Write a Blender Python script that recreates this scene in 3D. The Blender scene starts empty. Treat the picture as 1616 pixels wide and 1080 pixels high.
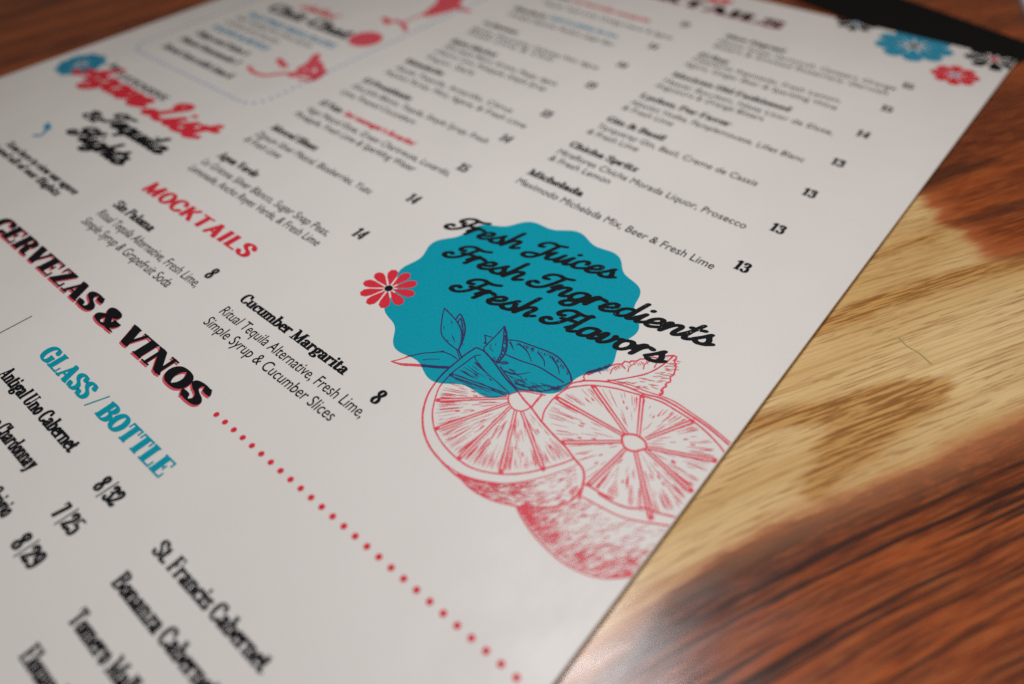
import bpy, math, random
import numpy as np
from mathutils import Vector, Matrix
from mathutils.geometry import delaunay_2d_cdt

sc = bpy.context.scene
COL = sc.collection
random.seed(4)

# ---------------------------------------------------------------- camera
# Page space: origin at the menu's top right corner, x along the lines of print,
# y up the page, z up from the paper; metres.
FPX = 1085.0
AX = Vector((0.76543375, 0.44825129, -0.46171632))     # page x, y, z seen from the camera
AY = Vector((0.64276123, -0.56726234, 0.51485089))
AZ = Vector((-0.0311317, -0.6908576, -0.72232029))
CAM = Vector((0.01940051, -0.28405889, 0.10756239))
cd = bpy.data.cameras.new('camera')
cam = bpy.data.objects.new('camera', cd); COL.objects.link(cam)
# camera axes (right, up, back) written in page space
right = Vector((AX[0], AY[0], AZ[0])); down = Vector((AX[1], AY[1], AZ[1])); fwd = Vector((AX[2], AY[2], AZ[2]))
M = Matrix.Identity(4)
for i in range(3):
    M[i][0], M[i][1], M[i][2], M[i][3] = right[i], -down[i], -fwd[i], CAM[i]
cam.matrix_world = M
cd.sensor_width = 36; cd.lens = 36*FPX/1616
cd.clip_start = .005; cd.clip_end = 20
cd.dof.use_dof = True; cd.dof.focus_distance = .149; cd.dof.aperture_fstop = 6.3
cd.dof.aperture_blades = 0
sc.camera = cam

# ---------------------------------------------------------------- light
w = bpy.data.worlds.new('World'); sc.world = w; w.use_nodes = True
w.node_tree.nodes['Background'].inputs[0].default_value = (1.0, .80, .62, 1)
w.node_tree.nodes['Background'].inputs[1].default_value = .075
def lamp(name, loc, target, size, power, col):
    l = bpy.data.lights.new(name, 'AREA'); l.shape = 'DISK'; l.size = size; l.energy = power; l.color = col
    o = bpy.data.objects.new(name, l); COL.objects.link(o); o.location = loc
    o.rotation_euler = (Vector(target) - Vector(loc)).to_track_quat('-Z', 'Y').to_euler()
    return o
lamp('ceiling_lamp', (-.047, -.172, .31), (-.035, -.22, 0), .115, .72, (.985, .985, 1.0))
lamp('pendant_lamp', (.55, .34, .62), (-.02, -.15, 0), .25, 1.65, (1.0, .83, .66))
sc.view_settings.view_transform = 'Standard'; sc.view_settings.look = 'None'
sc.view_settings.exposure = 0; sc.view_settings.gamma = 1
sc.cycles.use_denoising = False

# ---------------------------------------------------------------- helpers
def pg(x, y, z=0.0):
    """a point measured on the photograph -> where it lies on the flat page (or table, at height z)"""
    d = right*((x-808)/FPX) + down*((y-540)/FPX) + fwd
    t = (z - CAM.z)/d.z
    p = CAM + d*t
    return (p.x, p.y)

def link(name, mesh, mat, parent=None, label=None):
    o = bpy.data.objects.new(name, mesh); COL.objects.link(o)
    for m in (mat if isinstance(mat, (list, tuple)) else [mat]): mesh.materials.append(m)
    if parent: o.parent = parent
    if label: o['label'] = label
    return o

def sheet(name, V, F, z, mat, parent=None, label=None, mids=None):
    me = bpy.data.meshes.new(name)
    me.from_pydata([(a, b, z) for a, b in V], [], F)
    if mids:
        me.polygons.foreach_set('material_index', mids)
    me.update()
    # every printed face looks up
    me.polygons.foreach_get
    if len(me.polygons) and me.polygons[0].normal.z < 0: me.flip_normals()
    return link(name, me, mat, parent, label)

# ---------------------------------------------------------------- materials
def new_mat(name):
    m = bpy.data.materials.new(name); m.use_nodes = True
    nt = m.node_tree
    return m, nt, nt.nodes['Principled BSDF']
class N:
    def __init__(s, nt): s.nt = nt
    def add(s, t, **kw):
        n = s.nt.nodes.new(t)
        for k, v in kw.items(): setattr(n, k, v)
        return n
    def link(s, a, b): s.nt.links.new(a, b)
    def val(s, sock, v):
        if hasattr(v, 'is_linked') or hasattr(v, 'links'): s.link(v, sock)
        else: sock.default_value = v
    def math(s, op, a, b=0.0, clamp=False):
        n = s.add('ShaderNodeMath', operation=op); n.use_clamp = clamp
        s.val(n.inputs[0], a); s.val(n.inputs[1], b); return n.outputs[0]
    def rng(s, v, a, b, c=0.0, d=1.0):
        n = s.add('ShaderNodeMapRange'); n.interpolation_type = 'SMOOTHSTEP'
        s.val(n.inputs[0], v)
        for i, x in enumerate((a, b, c, d)): n.inputs[i+1].default_value = x
        return n.outputs[0]
    def mix(s, f, a, b):
        n = s.add('ShaderNodeMix', data_type='RGBA')
        s.val(n.inputs[0], f)
        for i, x in ((6, a), (7, b)):
            if isinstance(x, tuple): n.inputs[i].default_value = (*x, 1)
            else: s.link(x, n.inputs[i])
        return n.outputs[2]
    def noise(s, vec, scale=(1, 1, 1), detail=3, rough=.5, off=(0, 0, 0), dist=0):
        mp = s.add('ShaderNodeMapping'); s.link(vec, mp.inputs[0])
        mp.inputs['Scale'].default_value = scale; mp.inputs['Location'].default_value = off
        n = s.add('ShaderNodeTexNoise'); s.link(mp.outputs[0], n.inputs['Vector'])
        n.inputs['Scale'].default_value = 1; n.inputs['Detail'].default_value = detail; n.inputs['Roughness'].default_value = rough
        n.inputs['Distortion'].default_value = dist
        return n.outputs[0]

def ink(name, col, rough=.42, speck=None):
    m, nt, b = new_mat(name); g = N(nt)
    tc = g.add('ShaderNodeTexCoord')
    n = g.noise(tc.outputs['Object'], (1700,)*3, 3, .6)
    f = g.rng(n, .3, .7)
    c = g.mix(f, tuple(x*.93 for x in col), tuple(min(1, x*1.06) for x in col))
    if speck:
        a = g.noise(tc.outputs['Object'], (1500, 1500, 1500), 2, .6)
        z = g.noise(tc.outputs['Object'], (160, 160, 160), 1, .5, off=(3, 1, 7))
        k = g.math('MULTIPLY', g.rng(a, .60, .66), g.rng(z, .52, .60))
        tr = g.add('ShaderNodeBsdfTransparent'); mx = g.add('ShaderNodeMixShader')
        g.link(g.math('MULTIPLY', k, speck), mx.inputs[0]); g.link(b.outputs[0], mx.inputs[1]); g.link(tr.outputs[0], mx.inputs[2])
        g.link(mx.outputs[0], nt.nodes['Material Output'].inputs[0])
    g.link(c, b.inputs['Base Color'])
    b.inputs['Roughness'].default_value = rough; b.inputs['Specular IOR Level'].default_value = .12
    return m
BLACK = ink('black_ink', (.008, .008, .011))
GREY = ink('grey_ink', (.14, .125, .125))
RED = ink('red_ink', (.66, .030, .050))
LIME = ink('lime_red_ink', (.74, .075, .11))
PINK = ink('pink_red_ink', (.66, .085, .115))
TEAL = ink('teal_ink', (.002, .31, .415), .5)
BLUE = ink('blue_ink', (.03, .27, .42))
PALE = ink('pale_blue_ink', (.24, .37, .58))
OVER = ink('red_over_teal_ink', (.035, .035, .12))
WORN = ink('worn_black_ink', (.010, .011, .014), .42, .75)

def paper_mat():
    m, nt, b = new_mat('menu_paper'); g = N(nt)
    tc = g.add('ShaderNodeTexCoord')
    n = g.noise(tc.outputs['Object'], (9, 9, 9), 3, .5)
    k = g.noise(tc.outputs['Object'], (1900, 1900, 1900), 2, .6)
    c = g.mix(g.rng(n, .3, .7), (.72, .695, .675), (.76, .735, .715))
    c = g.mix(g.math('MULTIPLY', g.rng(k, .45, .75), .10), c, (.50, .48, .45))
    g.link(c, b.inputs['Base Color'])
    b.inputs['Roughness'].default_value = .46; b.inputs['Specular IOR Level'].default_value = .40
    sm = g.noise(tc.outputs['Object'], (55, 38, 1), 4, .6, off=(4, 7, 0))
    g.link(g.rng(sm, .35, .70, .40, .54), b.inputs['Roughness'])
    wv = g.noise(tc.outputs['Object'], (16, 11, 1), 2, .5, off=(1, 3, 0))
    b2 = g.add('ShaderNodeBump'); b2.inputs['Strength'].default_value = 1; b2.inputs['Distance'].default_value = .0016
    g.link(wv, b2.inputs['Height'])
    bp = g.add('ShaderNodeBump'); bp.inputs['Strength'].default_value = .2; bp.inputs['Distance'].default_value = .00007
    g.link(k, bp.inputs['Height']); g.link(b2.outputs[0], bp.inputs['Normal']); g.link(bp.outputs[0], b.inputs['Normal'])
    return m
PAPER = paper_mat()

def plain(name, col, rough=.5, bump=0):
    m, nt, b = new_mat(name); g = N(nt)
    tc = g.add('ShaderNodeTexCoord')
    n = g.noise(tc.outputs['Object'], (300, 300, 300), 4, .6)
    g.link(g.mix(n, tuple(x*.8 for x in col), tuple(min(1, x*1.2) for x in col)), b.inputs['Base Color'])
    b.inputs['Roughness'].default_value = rough; b.inputs['Specular IOR Level'].default_value = .15
    if bump:
        bp = g.add('ShaderNodeBump'); bp.inputs['Distance'].default_value = bump
        g.link(n, bp.inputs['Height']); g.link(bp.outputs[0], b.inputs['Normal'])
    return m

GRAIN = math.radians(61.5)
def wood_mat():
    m, nt, b = new_mat('varnished_walnut'); g = N(nt)
    tc = g.add('ShaderNodeTexCoord')
    rot = g.add('ShaderNodeMapping'); g.link(tc.outputs['Object'], rot.inputs[0])
    rot.inputs['Rotation'].default_value = (0, 0, -GRAIN)
    P = rot.outputs[0]
    # let the grain wander a little
    wob = g.add('ShaderNodeTexNoise'); g.link(P, wob.inputs['Vector']); wob.inputs['Scale'].default_value = 14; wob.inputs['Detail'].default_value = 2
    sub = g.add('ShaderNodeVectorMath', operation='SUBTRACT'); g.link(wob.outputs['Color'], sub.inputs[0]); sub.inputs[1].default_value = (.5, .5, .5)
    mul = g.add('ShaderNodeVectorMath', operation='MULTIPLY'); g.link(sub.outputs[0], mul.inputs[0]); mul.inputs[1].default_value = (0, .0016, 0)
    ad = g.add('ShaderNodeVectorMath', operation='ADD'); g.link(P, ad.inputs[0]); g.link(mul.outputs[0], ad.inputs[1])
    # and bend, near the front edge
    sx = g.add('ShaderNodeSeparateXYZ'); g.link(ad.outputs[0], sx.inputs[0])
    low_u = g.math('MINIMUM', g.math('ADD', sx.outputs[0], .16), 0.0)
    cx = g.add('ShaderNodeCombineXYZ'); g.link(sx.outputs[0], cx.inputs[0])
    g.link(g.math('ADD', sx.outputs[1], g.math('MULTIPLY', g.math('MULTIPLY', low_u, low_u), 1.17)), cx.inputs[1])
    P = cx.outputs[0]
    sap = g.add('ShaderNodeAttribute'); sap.attribute_name = 'sap'
    band = g.add('ShaderNodeAttribute'); band.attribute_name = 'band'
    edge = g.noise(P, (160, 700, 1), 4, .65)
    edge2 = g.noise(P, (45, 160, 1), 3, .6, off=(4, 2, 0))
    jit = g.math('ADD', g.math('MULTIPLY', g.math('SUBTRACT', edge, .5), .0030), g.math('MULTIPLY', g.math('SUBTRACT', edge2, .5), .004))
    # fibres: the borders run out along the grain in fine points
    shift = g.math('ADD', g.math('MULTIPLY', g.math('SUBTRACT', g.noise(P, (20, 1100, 1), 3, .6, off=(1, 1, 0)), .5), .007), g.math('MULTIPLY', g.math('SUBTRACT', g.noise(P, (14, 260, 1), 2, .6, off=(3, 6, 0)), .5), .012))
    sapg = g.add('ShaderNodeAttribute'); sapg.attribute_name = 'sap_slope'
    bandg = g.add('ShaderNodeAttribute'); bandg.attribute_name = 'band_slope'
    sd = g.math('ADD', g.math('ADD', sap.outputs['Fac'], jit), g.math('MULTIPLY', sapg.outputs['Fac'], shift))
    bd = g.math('ADD', g.math('ADD', band.outputs['Fac'], jit), g.math('MULTIPLY', bandg.outputs['Fac'], shift))
    rim = g.add('ShaderNodeAttribute'); rim.attribute_name = 'rim'
    # heartwood
    broad = g.noise(P, (9, 75, 1), 3, .55)
    mid = g.noise(P, (26, 330, 1), 4, .62, off=(3, 9, 0))
    fine = g.noise(P, (90, 2100, 1), 4, .65, off=(8, 1, 0))
    pore = g.noise(P, (13, 680, 1), 5, .6, off=(1, 5, 0))
    hc = g.mix(g.rng(broad, .35, .66), (.135, .022, .006), (.385, .078, .015))
    hc = g.mix(g.math('MULTIPLY', g.rng(mid, .40, .68), g.math('ADD', g.math('MULTIPLY', rim.outputs['Fac'], .35), .28)), hc, (.060, .014, .006))
    hc = g.mix(g.math('MULTIPLY', g.rng(fine, .48, .62), .55), hc, (.44, .135, .035))
    hc = g.mix(g.math('MULTIPLY', g.rng(fine, .47, .36), .60), hc, (.045, .012, .006))
    lown = g.noise(P, (3, 9, 1), 2, .5, off=(2, 2, 0))
    low = g.add('ShaderNodeAttribute'); low.attribute_name = 'streaks'
    hc = g.mix(g.math('MULTIPLY', g.math('MULTIPLY', g.math('ADD', g.rng(pore, .515, .585), g.math('MULTIPLY', g.rng(fine, .48, .40), .18), True), g.rng(lown, .18, .42)), g.math('ADD', g.math('MULTIPLY', low.outputs['Fac'], .86), .05)), hc, (.016, .006, .006))
    # dark lumpy rim of the heartwood
    lump = g.noise(P, (150, 420, 1), 4, .7, off=(6, 6, 0))
    rimm = g.math('MULTIPLY', g.rng(sd, -.0115, -.0010), g.rng(lump, .40, .56))
    hc = g.mix(g.math('MULTIPLY', g.math('MULTIPLY', g.rng(sd, -.0120, -.0040), rim.outputs['Fac']), .50), hc, (.070, .019, .009))
    hc = g.mix(g.math('MULTIPLY', rimm, rim.outputs['Fac']), hc, (.036, .012, .008))
    # sapwood
    sb = g.noise(P, (12, 60, 1), 3, .5, off=(9, 3, 0))
    fl = g.noise(P, (90, 1700, 1), 4, .6, off=(2, 7, 0))
    zone = g.noise(P, (30, 120, 1), 2, .5, off=(5, 5, 0))
    scol = g.mix(g.rng(sb, .3, .7), (.62, .400, .160), (.78, .57, .285))
    ln = g.noise(P, (7, 1000, 1), 4, .6, off=(3, 3, 0))
    scol = g.mix(g.math('MULTIPLY', g.rng(ln, .46, .64), .45), scol, (.46, .235, .070))
    fleck = g.math('MULTIPLY', g.rng(fl, .50, .62), g.rng(zone, .28, .56))
    scol = g.mix(g.math('MULTIPLY', fleck, .55), scol, (.27, .105, .028))
    bm = g.math('MULTIPLY', g.rng(bd, -.0017, .0013), .92)
    st = g.noise(P, (75, 1500, 1), 4, .62, off=(7, 2, 0))
    bc = g.mix(g.rng(st, .42, .57), (.27, .098, .018), (.57, .31, .095))
    scol = g.mix(bm, scol, bc)
    sm = g.rng(g.math('MULTIPLY', sd, g.math('ADD', g.math('MULTIPLY', rim.outputs['Fac'], 1.8), 1.0)), -.0026, .0022)
    blush = g.mix(g.rng(broad, .3, .7), (.36, .080, .020), (.50, .150, .050))
    blush = g.mix(low.outputs['Fac'], blush, (.60, .30, .15))
    hc2 = g.mix(g.math('MULTIPLY', g.rng(sd, -.0100, -.0004), g.math('SUBTRACT', .85, g.math('MULTIPLY', g.math('MULTIPLY', rim.outputs['Fac'], g.rng(sd, -.0002, -.0013)), .84))), hc, blush)
    scol = g.mix(g.math('MULTIPLY', g.rng(sd, .0050, -.0010), .45), scol, (.52, .25, .085))
    col = g.mix(sm, hc2, scol)
    # the knife-thin dark band that runs on into the red wood
    col = g.mix(g.math('MULTIPLY', g.math('MULTIPLY', bm, g.math('SUBTRACT', 1, sm)), .75), col, (.06, .018, .008))
    g.link(col, b.inputs['Base Color'])
    rr = g.noise(P, (60, 500, 1), 3, .6, off=(2, 8, 0))
    g.link(g.rng(rr, .3, .7, .17, .27), b.inputs['Coat Roughness'])
    b.inputs['Roughness'].default_value = .45; b.inputs['Specular IOR Level'].default_value = .15
    b.inputs['Coat Weight'].default_value = .68; b.inputs['Coat IOR'].default_value = 1.5
    bp = g.add('ShaderNodeBump'); bp.inputs['Strength'].default_value = .6; bp.inputs['Distance'].default_value = .00030
    h = g.math('ADD', g.math('MULTIPLY', pore, -.8), g.math('MULTIPLY', fine, .35))
    g.link(h, bp.inputs['Height']); g.link(bp.outputs[0], b.inputs['Normal'])
    b3 = g.add('ShaderNodeBump'); b3.inputs['Strength'].default_value = .5; b3.inputs['Distance'].default_value = .00012
    g.link(h, b3.inputs['Height']); g.link(b3.outputs[0], b.inputs['Coat Normal'])
    return m
WOOD = wood_mat()

# ---------------------------------------------------------------- the table
def poly_sd(px, py, poly):
    """signed distance, positive inside"""
    d = np.full(px.shape, 1e9); ins = np.zeros(px.shape, bool)
    n = len(poly)
    for i in range(n):
        (ax, ay), (bx, by) = poly[i], poly[(i+1) % n]
        ex, ey = bx-ax, by-ay
        t = np.clip(((px-ax)*ex + (py-ay)*ey)/(ex*ex+ey*ey+1e-12), 0, 1)
        d = np.minimum(d, np.hypot(px-ax-t*ex, py-ay-t*ey))
        with np.errstate(divide='ignore', invalid='ignore'):
            c = ((ay > py) != (by > py)) & (px < ex*(py-ay)/(by-ay+1e-15)+ax)
        ins ^= c
    return np.where(ins, d, -d)
TZ = -.0019
def tp(pts): return [pg(x, y, TZ) for x, y in pts]
SAP = tp([(1380,250),(1442,301),(1474,333),(1490,353),(1522,373),(1546,393),(1552,409),(1577,412),(1620,408),(1720,402),(1780,420),(1760,560),(1616,656),(1523,693),(1480,720),(1437,736),
          (1384,758),(1330,779),(1276,801),(1244,817),(1201,834),(1147,867),(1094,899),(1051,922),(1000,955),(900,1025),(700,900),(1000,560)])
BANDS = [tp([(1250,540),(1310,497),(1339,480),(1380,467),(1418,453),(1498,429),(1616,398),(1720,372),(1720,392),(1616,424),(1520,446),(1440,474),(1380,492),(1320,520),(1285,530)]),
         tp([(1350,412),(1400,392),(1458,368),(1498,349),(1558,333),(1620,314),(1760,270),(1760,280),(1620,325),(1560,344),(1500,360),(1460,382),(1400,404)]),
         tp([(1140,690),(1217,650),(1308,629),(1405,602),(1500,598),(1496,629),(1416,677),(1384,725),(1340,752),(1300,790),(1268,782),(1262,763),(1298,715),(1320,674),(1255,668),(1180,684)]),
         tp([(1420,300),(1440,290),(1500,262),(1560,250),(1570,254),(1520,275),(1470,300),(1440,315)])]
def table():
    def axis(a, b, f0, f1, coarse, fine):
        xs = list(np.arange(a, f0, coarse)) + list(np.arange(f0, f1, fine)) + list(np.arange(f1, b+1e-6, coarse))
        return np.array(xs)
    xs = axis(-1.0, .6, -.07, .13, .035, .0016); ys = axis(-.6, .9, -.34, .05, .035, .0016)
    nx, ny = len(xs), len(ys)
    gx, gy = np.meshgrid(xs, ys)
    px, py = gx.ravel(), gy.ravel()
    sap = poly_sd(px, py, SAP)
    # a second pale streak of sapwood on the far board
    band = np.max([poly_sd(px, py, b) for b in BANDS], axis=0)
    e = .002; ex, ey = e*math.cos(GRAIN), e*math.sin(GRAIN)
    sapg = (poly_sd(px+ex, py+ey, SAP) - poly_sd(px-ex, py-ey, SAP))/(2*e)
    bandg = (np.max([poly_sd(px+ex, py+ey, b) for b in BANDS], axis=0) - np.max([poly_sd(px-ex, py-ey, b) for b in BANDS], axis=0))/(2*e)
    # how strongly the dark pores and the lumpy rim show: most on the near side of the pale streak
    c, s = math.cos(GRAIN), math.sin(GRAIN)
    v = -px*s + py*c
    v0 = [(-x*s + y*c) for x, y in tp([(1330,779)])][0]
    streak = np.clip((v0 + .004 - v)/.012, 0, 1)
    rim = streak*np.clip((px - .0025)/.0045, .15, 1)
    V = [(float(a), float(b), TZ) for a, b in zip(px, py)]
    F = [(j*nx+i, j*nx+i+1, (j+1)*nx+i+1, (j+1)*nx+i) for j in range(ny-1) for i in range(nx-1)]
    # sides and underside of a 35 mm slab
    per = [i for i in range(nx)] + [j*nx+nx-1 for j in range(1, ny)] + [(ny-1)*nx+i for i in range(nx-2, -1, -1)] + [j*nx for j in range(ny-2, 0, -1)]
    base = len(V); V += [(V[i][0], V[i][1], TZ-.035) for i in per]
    k = len(per)
    F += [(per[(i+1) % k], per[i], base+i, base+(i+1) % k) for i in range(k)]
    F.append([base+i for i in range(k)][::-1])
    me = bpy.data.meshes.new('wooden_table'); me.from_pydata(V, [], F)
    ext = np.zeros(k)
    for nm, a in (('sap', sap), ('band', band), ('streaks', streak), ('rim', rim), ('sap_slope', sapg), ('band_slope', bandg)):
        at = me.attributes.new(nm, 'FLOAT', 'POINT')
        at.data.foreach_set('value', np.concatenate([a, ext-.2]).astype(np.float32))
    o = link('wooden_table', me, WOOD)
    o['label'] = 'glossy wooden table with red brown heartwood and a pale sapwood streak under the menu'; o['category'] = 'table'
    return o
table()

# ---------------------------------------------------------------- things round the menu
def slab(name, quad, z0, z1, mat, r=.003, parent=None):
    """a flat plate with rounded corners and a small edge bevel"""
    out = []
    n = len(quad)
    for i in range(n):
        p, a, b = Vector(quad[i]), Vector(quad[i-1]), Vector(quad[(i+1) % n])
        u, v = (a-p).normalized(), (b-p).normalized()
        for k in range(7):
            t = k/6
            q = p + u*r*(1-t)**2 + v*r*t**2
            out.append((q.x, q.y))
    k = len(out)
    cx, cy = sum(a for a, _ in out)/k, sum(b for _, b in out)/k
    ins = lambda a, b, d: (a + (cx-a)/math.hypot(cx-a, cy-b)*d, b + (cy-b)/math.hypot(cx-a, cy-b)*d)
    e = min(.00025, (z1-z0)*.3)
    rings = [[(*ins(a, b, e), z0) for a, b in out], [(a, b, z0+e) for a, b in out], [(a, b, z1-e) for a, b in out], [(*ins(a, b, e), z1) for a, b in out]]
    V = [q for rr in rings for q in rr]
    F = [[rr*k+i, rr*k+(i+1) % k, (rr+1)*k+(i+1) % k, (rr+1)*k+i] for rr in range(3) for i in range(k)]
    F.append(list(range(3*k, 4*k))); F.append(list(range(k))[::-1])
    me = bpy.data.meshes.new(name); me.from_pydata(V, [], F)
    return link(name, me, mat, parent)
d1, d2 = Vector((-.945, .327)), Vector((-.327, -.945))
cA = Vector((.0063, .0183))
o = slab('black_folder', [tuple(q) for q in (cA, cA + d1*.21, cA + d1*.21 + d2*.034, cA + d2*.034)], TZ, TZ+.0005, plain('black_card', (.004, .004, .004), .7, .0001), .002)
o['label'] = 'matte black flat folder on the table, tucked under the far edge of the menu'; o['category'] = 'folder'

nA = [pg(1606,-4,TZ), pg(1618,24,TZ)]
u = (Vector(nA[0]) - Vector(nA[1])).normalized(); v = Vector((u.y, -u.x))
if v.x < 0: v = -v
q0 = Vector(nA[1]) - u*.05
o = slab('napkin', [tuple(q) for q in (q0, q0+v*.12, q0+v*.12+u*.12, q0+u*.12)], TZ, TZ+.002, plain('napkin_paper', (.62, .66, .72), .8, .0001), .004)
o['label'] = 'pale folded napkin showing at the far right corner of the table'; o['category'] = 'napkin'
# ---------------------------------------------------------------- lettering
# Letters are drawn as pen strokes.  Cap height 1, x height .66.
# items: ('L',pts) polyline  ('C',pts) smooth curve  ('O',cx,cy,rx,ry) ring
#        ('B',x0,y0,x1,y1) bar  ('S',...) serif bar  ('D',cx,cy,r) dot
def stem(x, y0, y1, top='', bot='', k=1.0):
    it = [('K', x, y0, y1)]
    for y, s, up in ((y1, top, -1), (y0, bot, 1)):
        if s:
            l = .19 if s in 'fl' else .09
            r = .19 if s in 'fr' else .09
            a, b = (y, y + up*.075) if up > 0 else (y + up*.075, y)
            it.append(('S', x - l*k, a, x + r*k, b))
    return it

def build_slab():
    G = {}
    b, m, c = .037, .623, .963      # centre lines: base, x height, cap
    G[' '] = (.26, [])
    # ---- lower case
    G['a'] = (.62, [('C', [(.12,.50),(.17,.60),(.29,.625),(.40,.58),(.43,.46)]), ('D', .14,.49,.085), ('K', .43,.08,.50),
                    ('C', [(.43,.10),(.46,.045),(.56,.06)]), ('C', [(.43,.40),(.28,.36),(.14,.28),(.12,.14),(.20,.04),(.32,.06),(.43,.16)])])
    G['b'] = (.66, stem(.15,0,1,'l','') + [('C', [(.15,.12),(.24,.04),(.40,.05),(.52,.20),(.53,.42),(.43,.60),(.30,.615),(.15,.50)])])
    G['c'] = (.54, [('C', [(.45,.49),(.41,.60),(.29,.625),(.15,.53),(.115,.33),(.16,.12),(.30,.037),(.46,.12)]), ('D', .42,.48,.085)])
    G['d'] = (.68, stem(.50,.0,1,'l','r') + [('C', [(.50,.52),(.38,.615),(.24,.58),(.125,.42),(.125,.22),(.22,.05),(.36,.045),(.50,.16)])])
    G['e'] = (.56, [('C', [(.13,.34),(.28,.34),(.45,.345)]), ('C', [(.45,.35),(.43,.55),(.30,.625),(.17,.54),(.115,.33),(.16,.12),(.30,.037),(.46,.12)])])
    G['f'] = (.42, stem(.17,0,.80,'','f') + [('C', [(.17,.76),(.21,.93),(.32,.965),(.40,.90)]), ('D', .39,.89,.075), ('S', .0,.585,.38,.66)])
    G['g'] = (.62, [('O', .29,.42,.165,.205), ('C', [(.20,.24),(.13,.15),(.20,.08),(.40,.07),(.50,-.04),(.44,-.17),(.27,-.21),(.12,-.16),(.11,-.04),(.22,.06)]),
                    ('C', [(.41,.56),(.48,.64),(.57,.62)]), ('D', .56,.59,.06)])
    G['h'] = (.70, stem(.15,0,1,'l','f') + [('C', [(.15,.47),(.27,.60),(.40,.62),(.51,.54),(.53,.40)])] + stem(.53,0,.42,'','f'))
    G['i'] = (.36, stem(.18,0,.66,'l','f') + [('D', .175,.86,.115)])
    G['j'] = (.36, stem(.20,.0,.66,'l','') + [('C', [(.20,.02),(.18,-.15),(.05,-.2)]), ('D', .2,.86,.115)])
    G['k'] = (.70, stem(.15,0,1,'l','f') + [('L', [(.20,.27),(.50,.62)]), ('Q', [(.28,.38),(.56,.03)]), ('S', .38,.585,.66,.66), ('S', .42,0,.72,.075)])
    G['l'] = (.36, stem(.18,0,1,'l','f'))
    G['m'] = (1.04, stem(.15,0,.66,'l','f') + [('C', [(.15,.47),(.26,.60),(.37,.62),(.47,.55),(.49,.40)]), ('C', [(.49,.47),(.60,.60),(.71,.62),(.83,.55),(.86,.40)])]
              + stem(.50,0,.42,'','f',.9) + stem(.86,0,.42,'','f'))
    G['n'] = (.70, stem(.15,0,.66,'l','f') + [('C', [(.15,.47),(.27,.60),(.40,.62),(.51,.54),(.53,.40)])] + stem(.53,0,.42,'','f'))
    G['o'] = (.60, [('O', .30,.33,.185,.295)])
    G['p'] = (.66, stem(.15,-.28,.66,'l','f') + [('C', [(.15,.12),(.24,.04),(.40,.05),(.52,.20),(.53,.42),(.43,.60),(.30,.615),(.15,.50)])])
    G['q'] = (.66, stem(.50,-.28,.66,'','f') + [('C', [(.50,.52),(.38,.615),(.24,.58),(.125,.42),(.125,.22),(.22,.05),(.36,.045),(.50,.16)])])
    G['r'] = (.54, stem(.15,0,.66,'l','f') + [('C', [(.15,.44),(.24,.58),(.36,.625),(.45,.58)]), ('D', .44,.54,.09)])
    G['s'] = (.52, [('C', [(.42,.50),(.36,.61),(.25,.625),(.13,.57),(.12,.44),(.25,.35),(.38,.27),(.42,.15),(.34,.05),(.22,.037),(.10,.15)]), ('S', .39,.47,.45,.66), ('S', .06,0,.12,.19)])
    G['t'] = (.44, [('K', .17,.10,.86), ('C', [(.17,.14),(.20,.05),(.30,.04),(.41,.12)]), ('S', .0,.585,.37,.66)])
    G['u'] = (.70, stem(.15,.2,.66,'l','') + [('C', [(.15,.26),(.17,.09),(.28,.04),(.40,.07),(.53,.18)])] + stem(.53,0,.66,'l','r'))
    G['v'] = (.62, [('Q', [(.14,.63),(.32,.03)]), ('L', [(.32,.03),(.48,.63)]), ('S', -.02,.585,.31,.66), ('S', .37,.585,.64,.66)])
    G['w'] = (.92, [('Q', [(.14,.63),(.29,.03)]), ('L', [(.29,.03),(.45,.60)]), ('Q', [(.45,.60),(.60,.03)]), ('L', [(.60,.03),(.78,.63)]), ('S', -.02,.585,.30,.66), ('S', .67,.585,.93,.66)])
    G['x'] = (.64, [('Q', [(.14,.63),(.50,.03)]), ('L', [(.14,.03),(.49,.63)]), ('S', -.01,.585,.29,.66), ('S', .37,.585,.62,.66), ('S', .01,0,.28,.075), ('S', .36,0,.66,.075)])
    G['y'] = (.62, [('Q', [(.14,.63),(.33,.06)]), ('C', [(.49,.63),(.33,.06),(.24,-.16),(.11,-.20)]), ('D', .11,-.16,.085), ('S', -.02,.585,.31,.66), ('S', .37,.585,.64,.66)])
    G['z'] = (.54, [('B', .05,.585,.49,.66), ('B', .05,0,.50,.075), ('Q', [(.42,.62),(.13,.04)]), ('S', .05,.45,.11,.66), ('S', .44,0,.50,.22)])
    # ---- capitals
    G['A'] = (.86, [('L', [(.15,.03),(.42,.96)]), ('Q', [(.42,.96),(.68,.03)]), ('B', .24,.27,.62,.345), ('S', .0,0,.31,.075), ('S', .50,0,.87,.075)])
    G['B'] = (.78, stem(.20,0,1,'l','l') + [('C', [(.20,.963),(.42,.963),(.57,.87),(.57,.66),(.44,.535),(.24,.53)]), ('C', [(.24,.53),(.48,.52),(.63,.40),(.63,.17),(.48,.04),(.20,.037)])])
    G['C'] = (.78, [('C', [(.64,.70),(.58,.90),(.42,.965),(.24,.88),(.14,.66),(.14,.36),(.24,.12),(.42,.036),(.58,.09),(.68,.25)]), ('S', .62,.66,.69,1.0)])
    G['D'] = (.84, stem(.20,0,1,'l','l') + [('C', [(.20,.963),(.45,.955),(.64,.80),(.69,.50),(.64,.20),(.45,.045),(.20,.037)])])
    G['E'] = (.74, stem(.20,0,1,'l','l') + [('B', .2,.925,.66,1), ('B', .2,0,.68,.075), ('B', .2,.475,.50,.55), ('S', .58,.72,.66,1), ('S', .60,0,.68,.29), ('S', .44,.38,.50,.64)])
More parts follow.
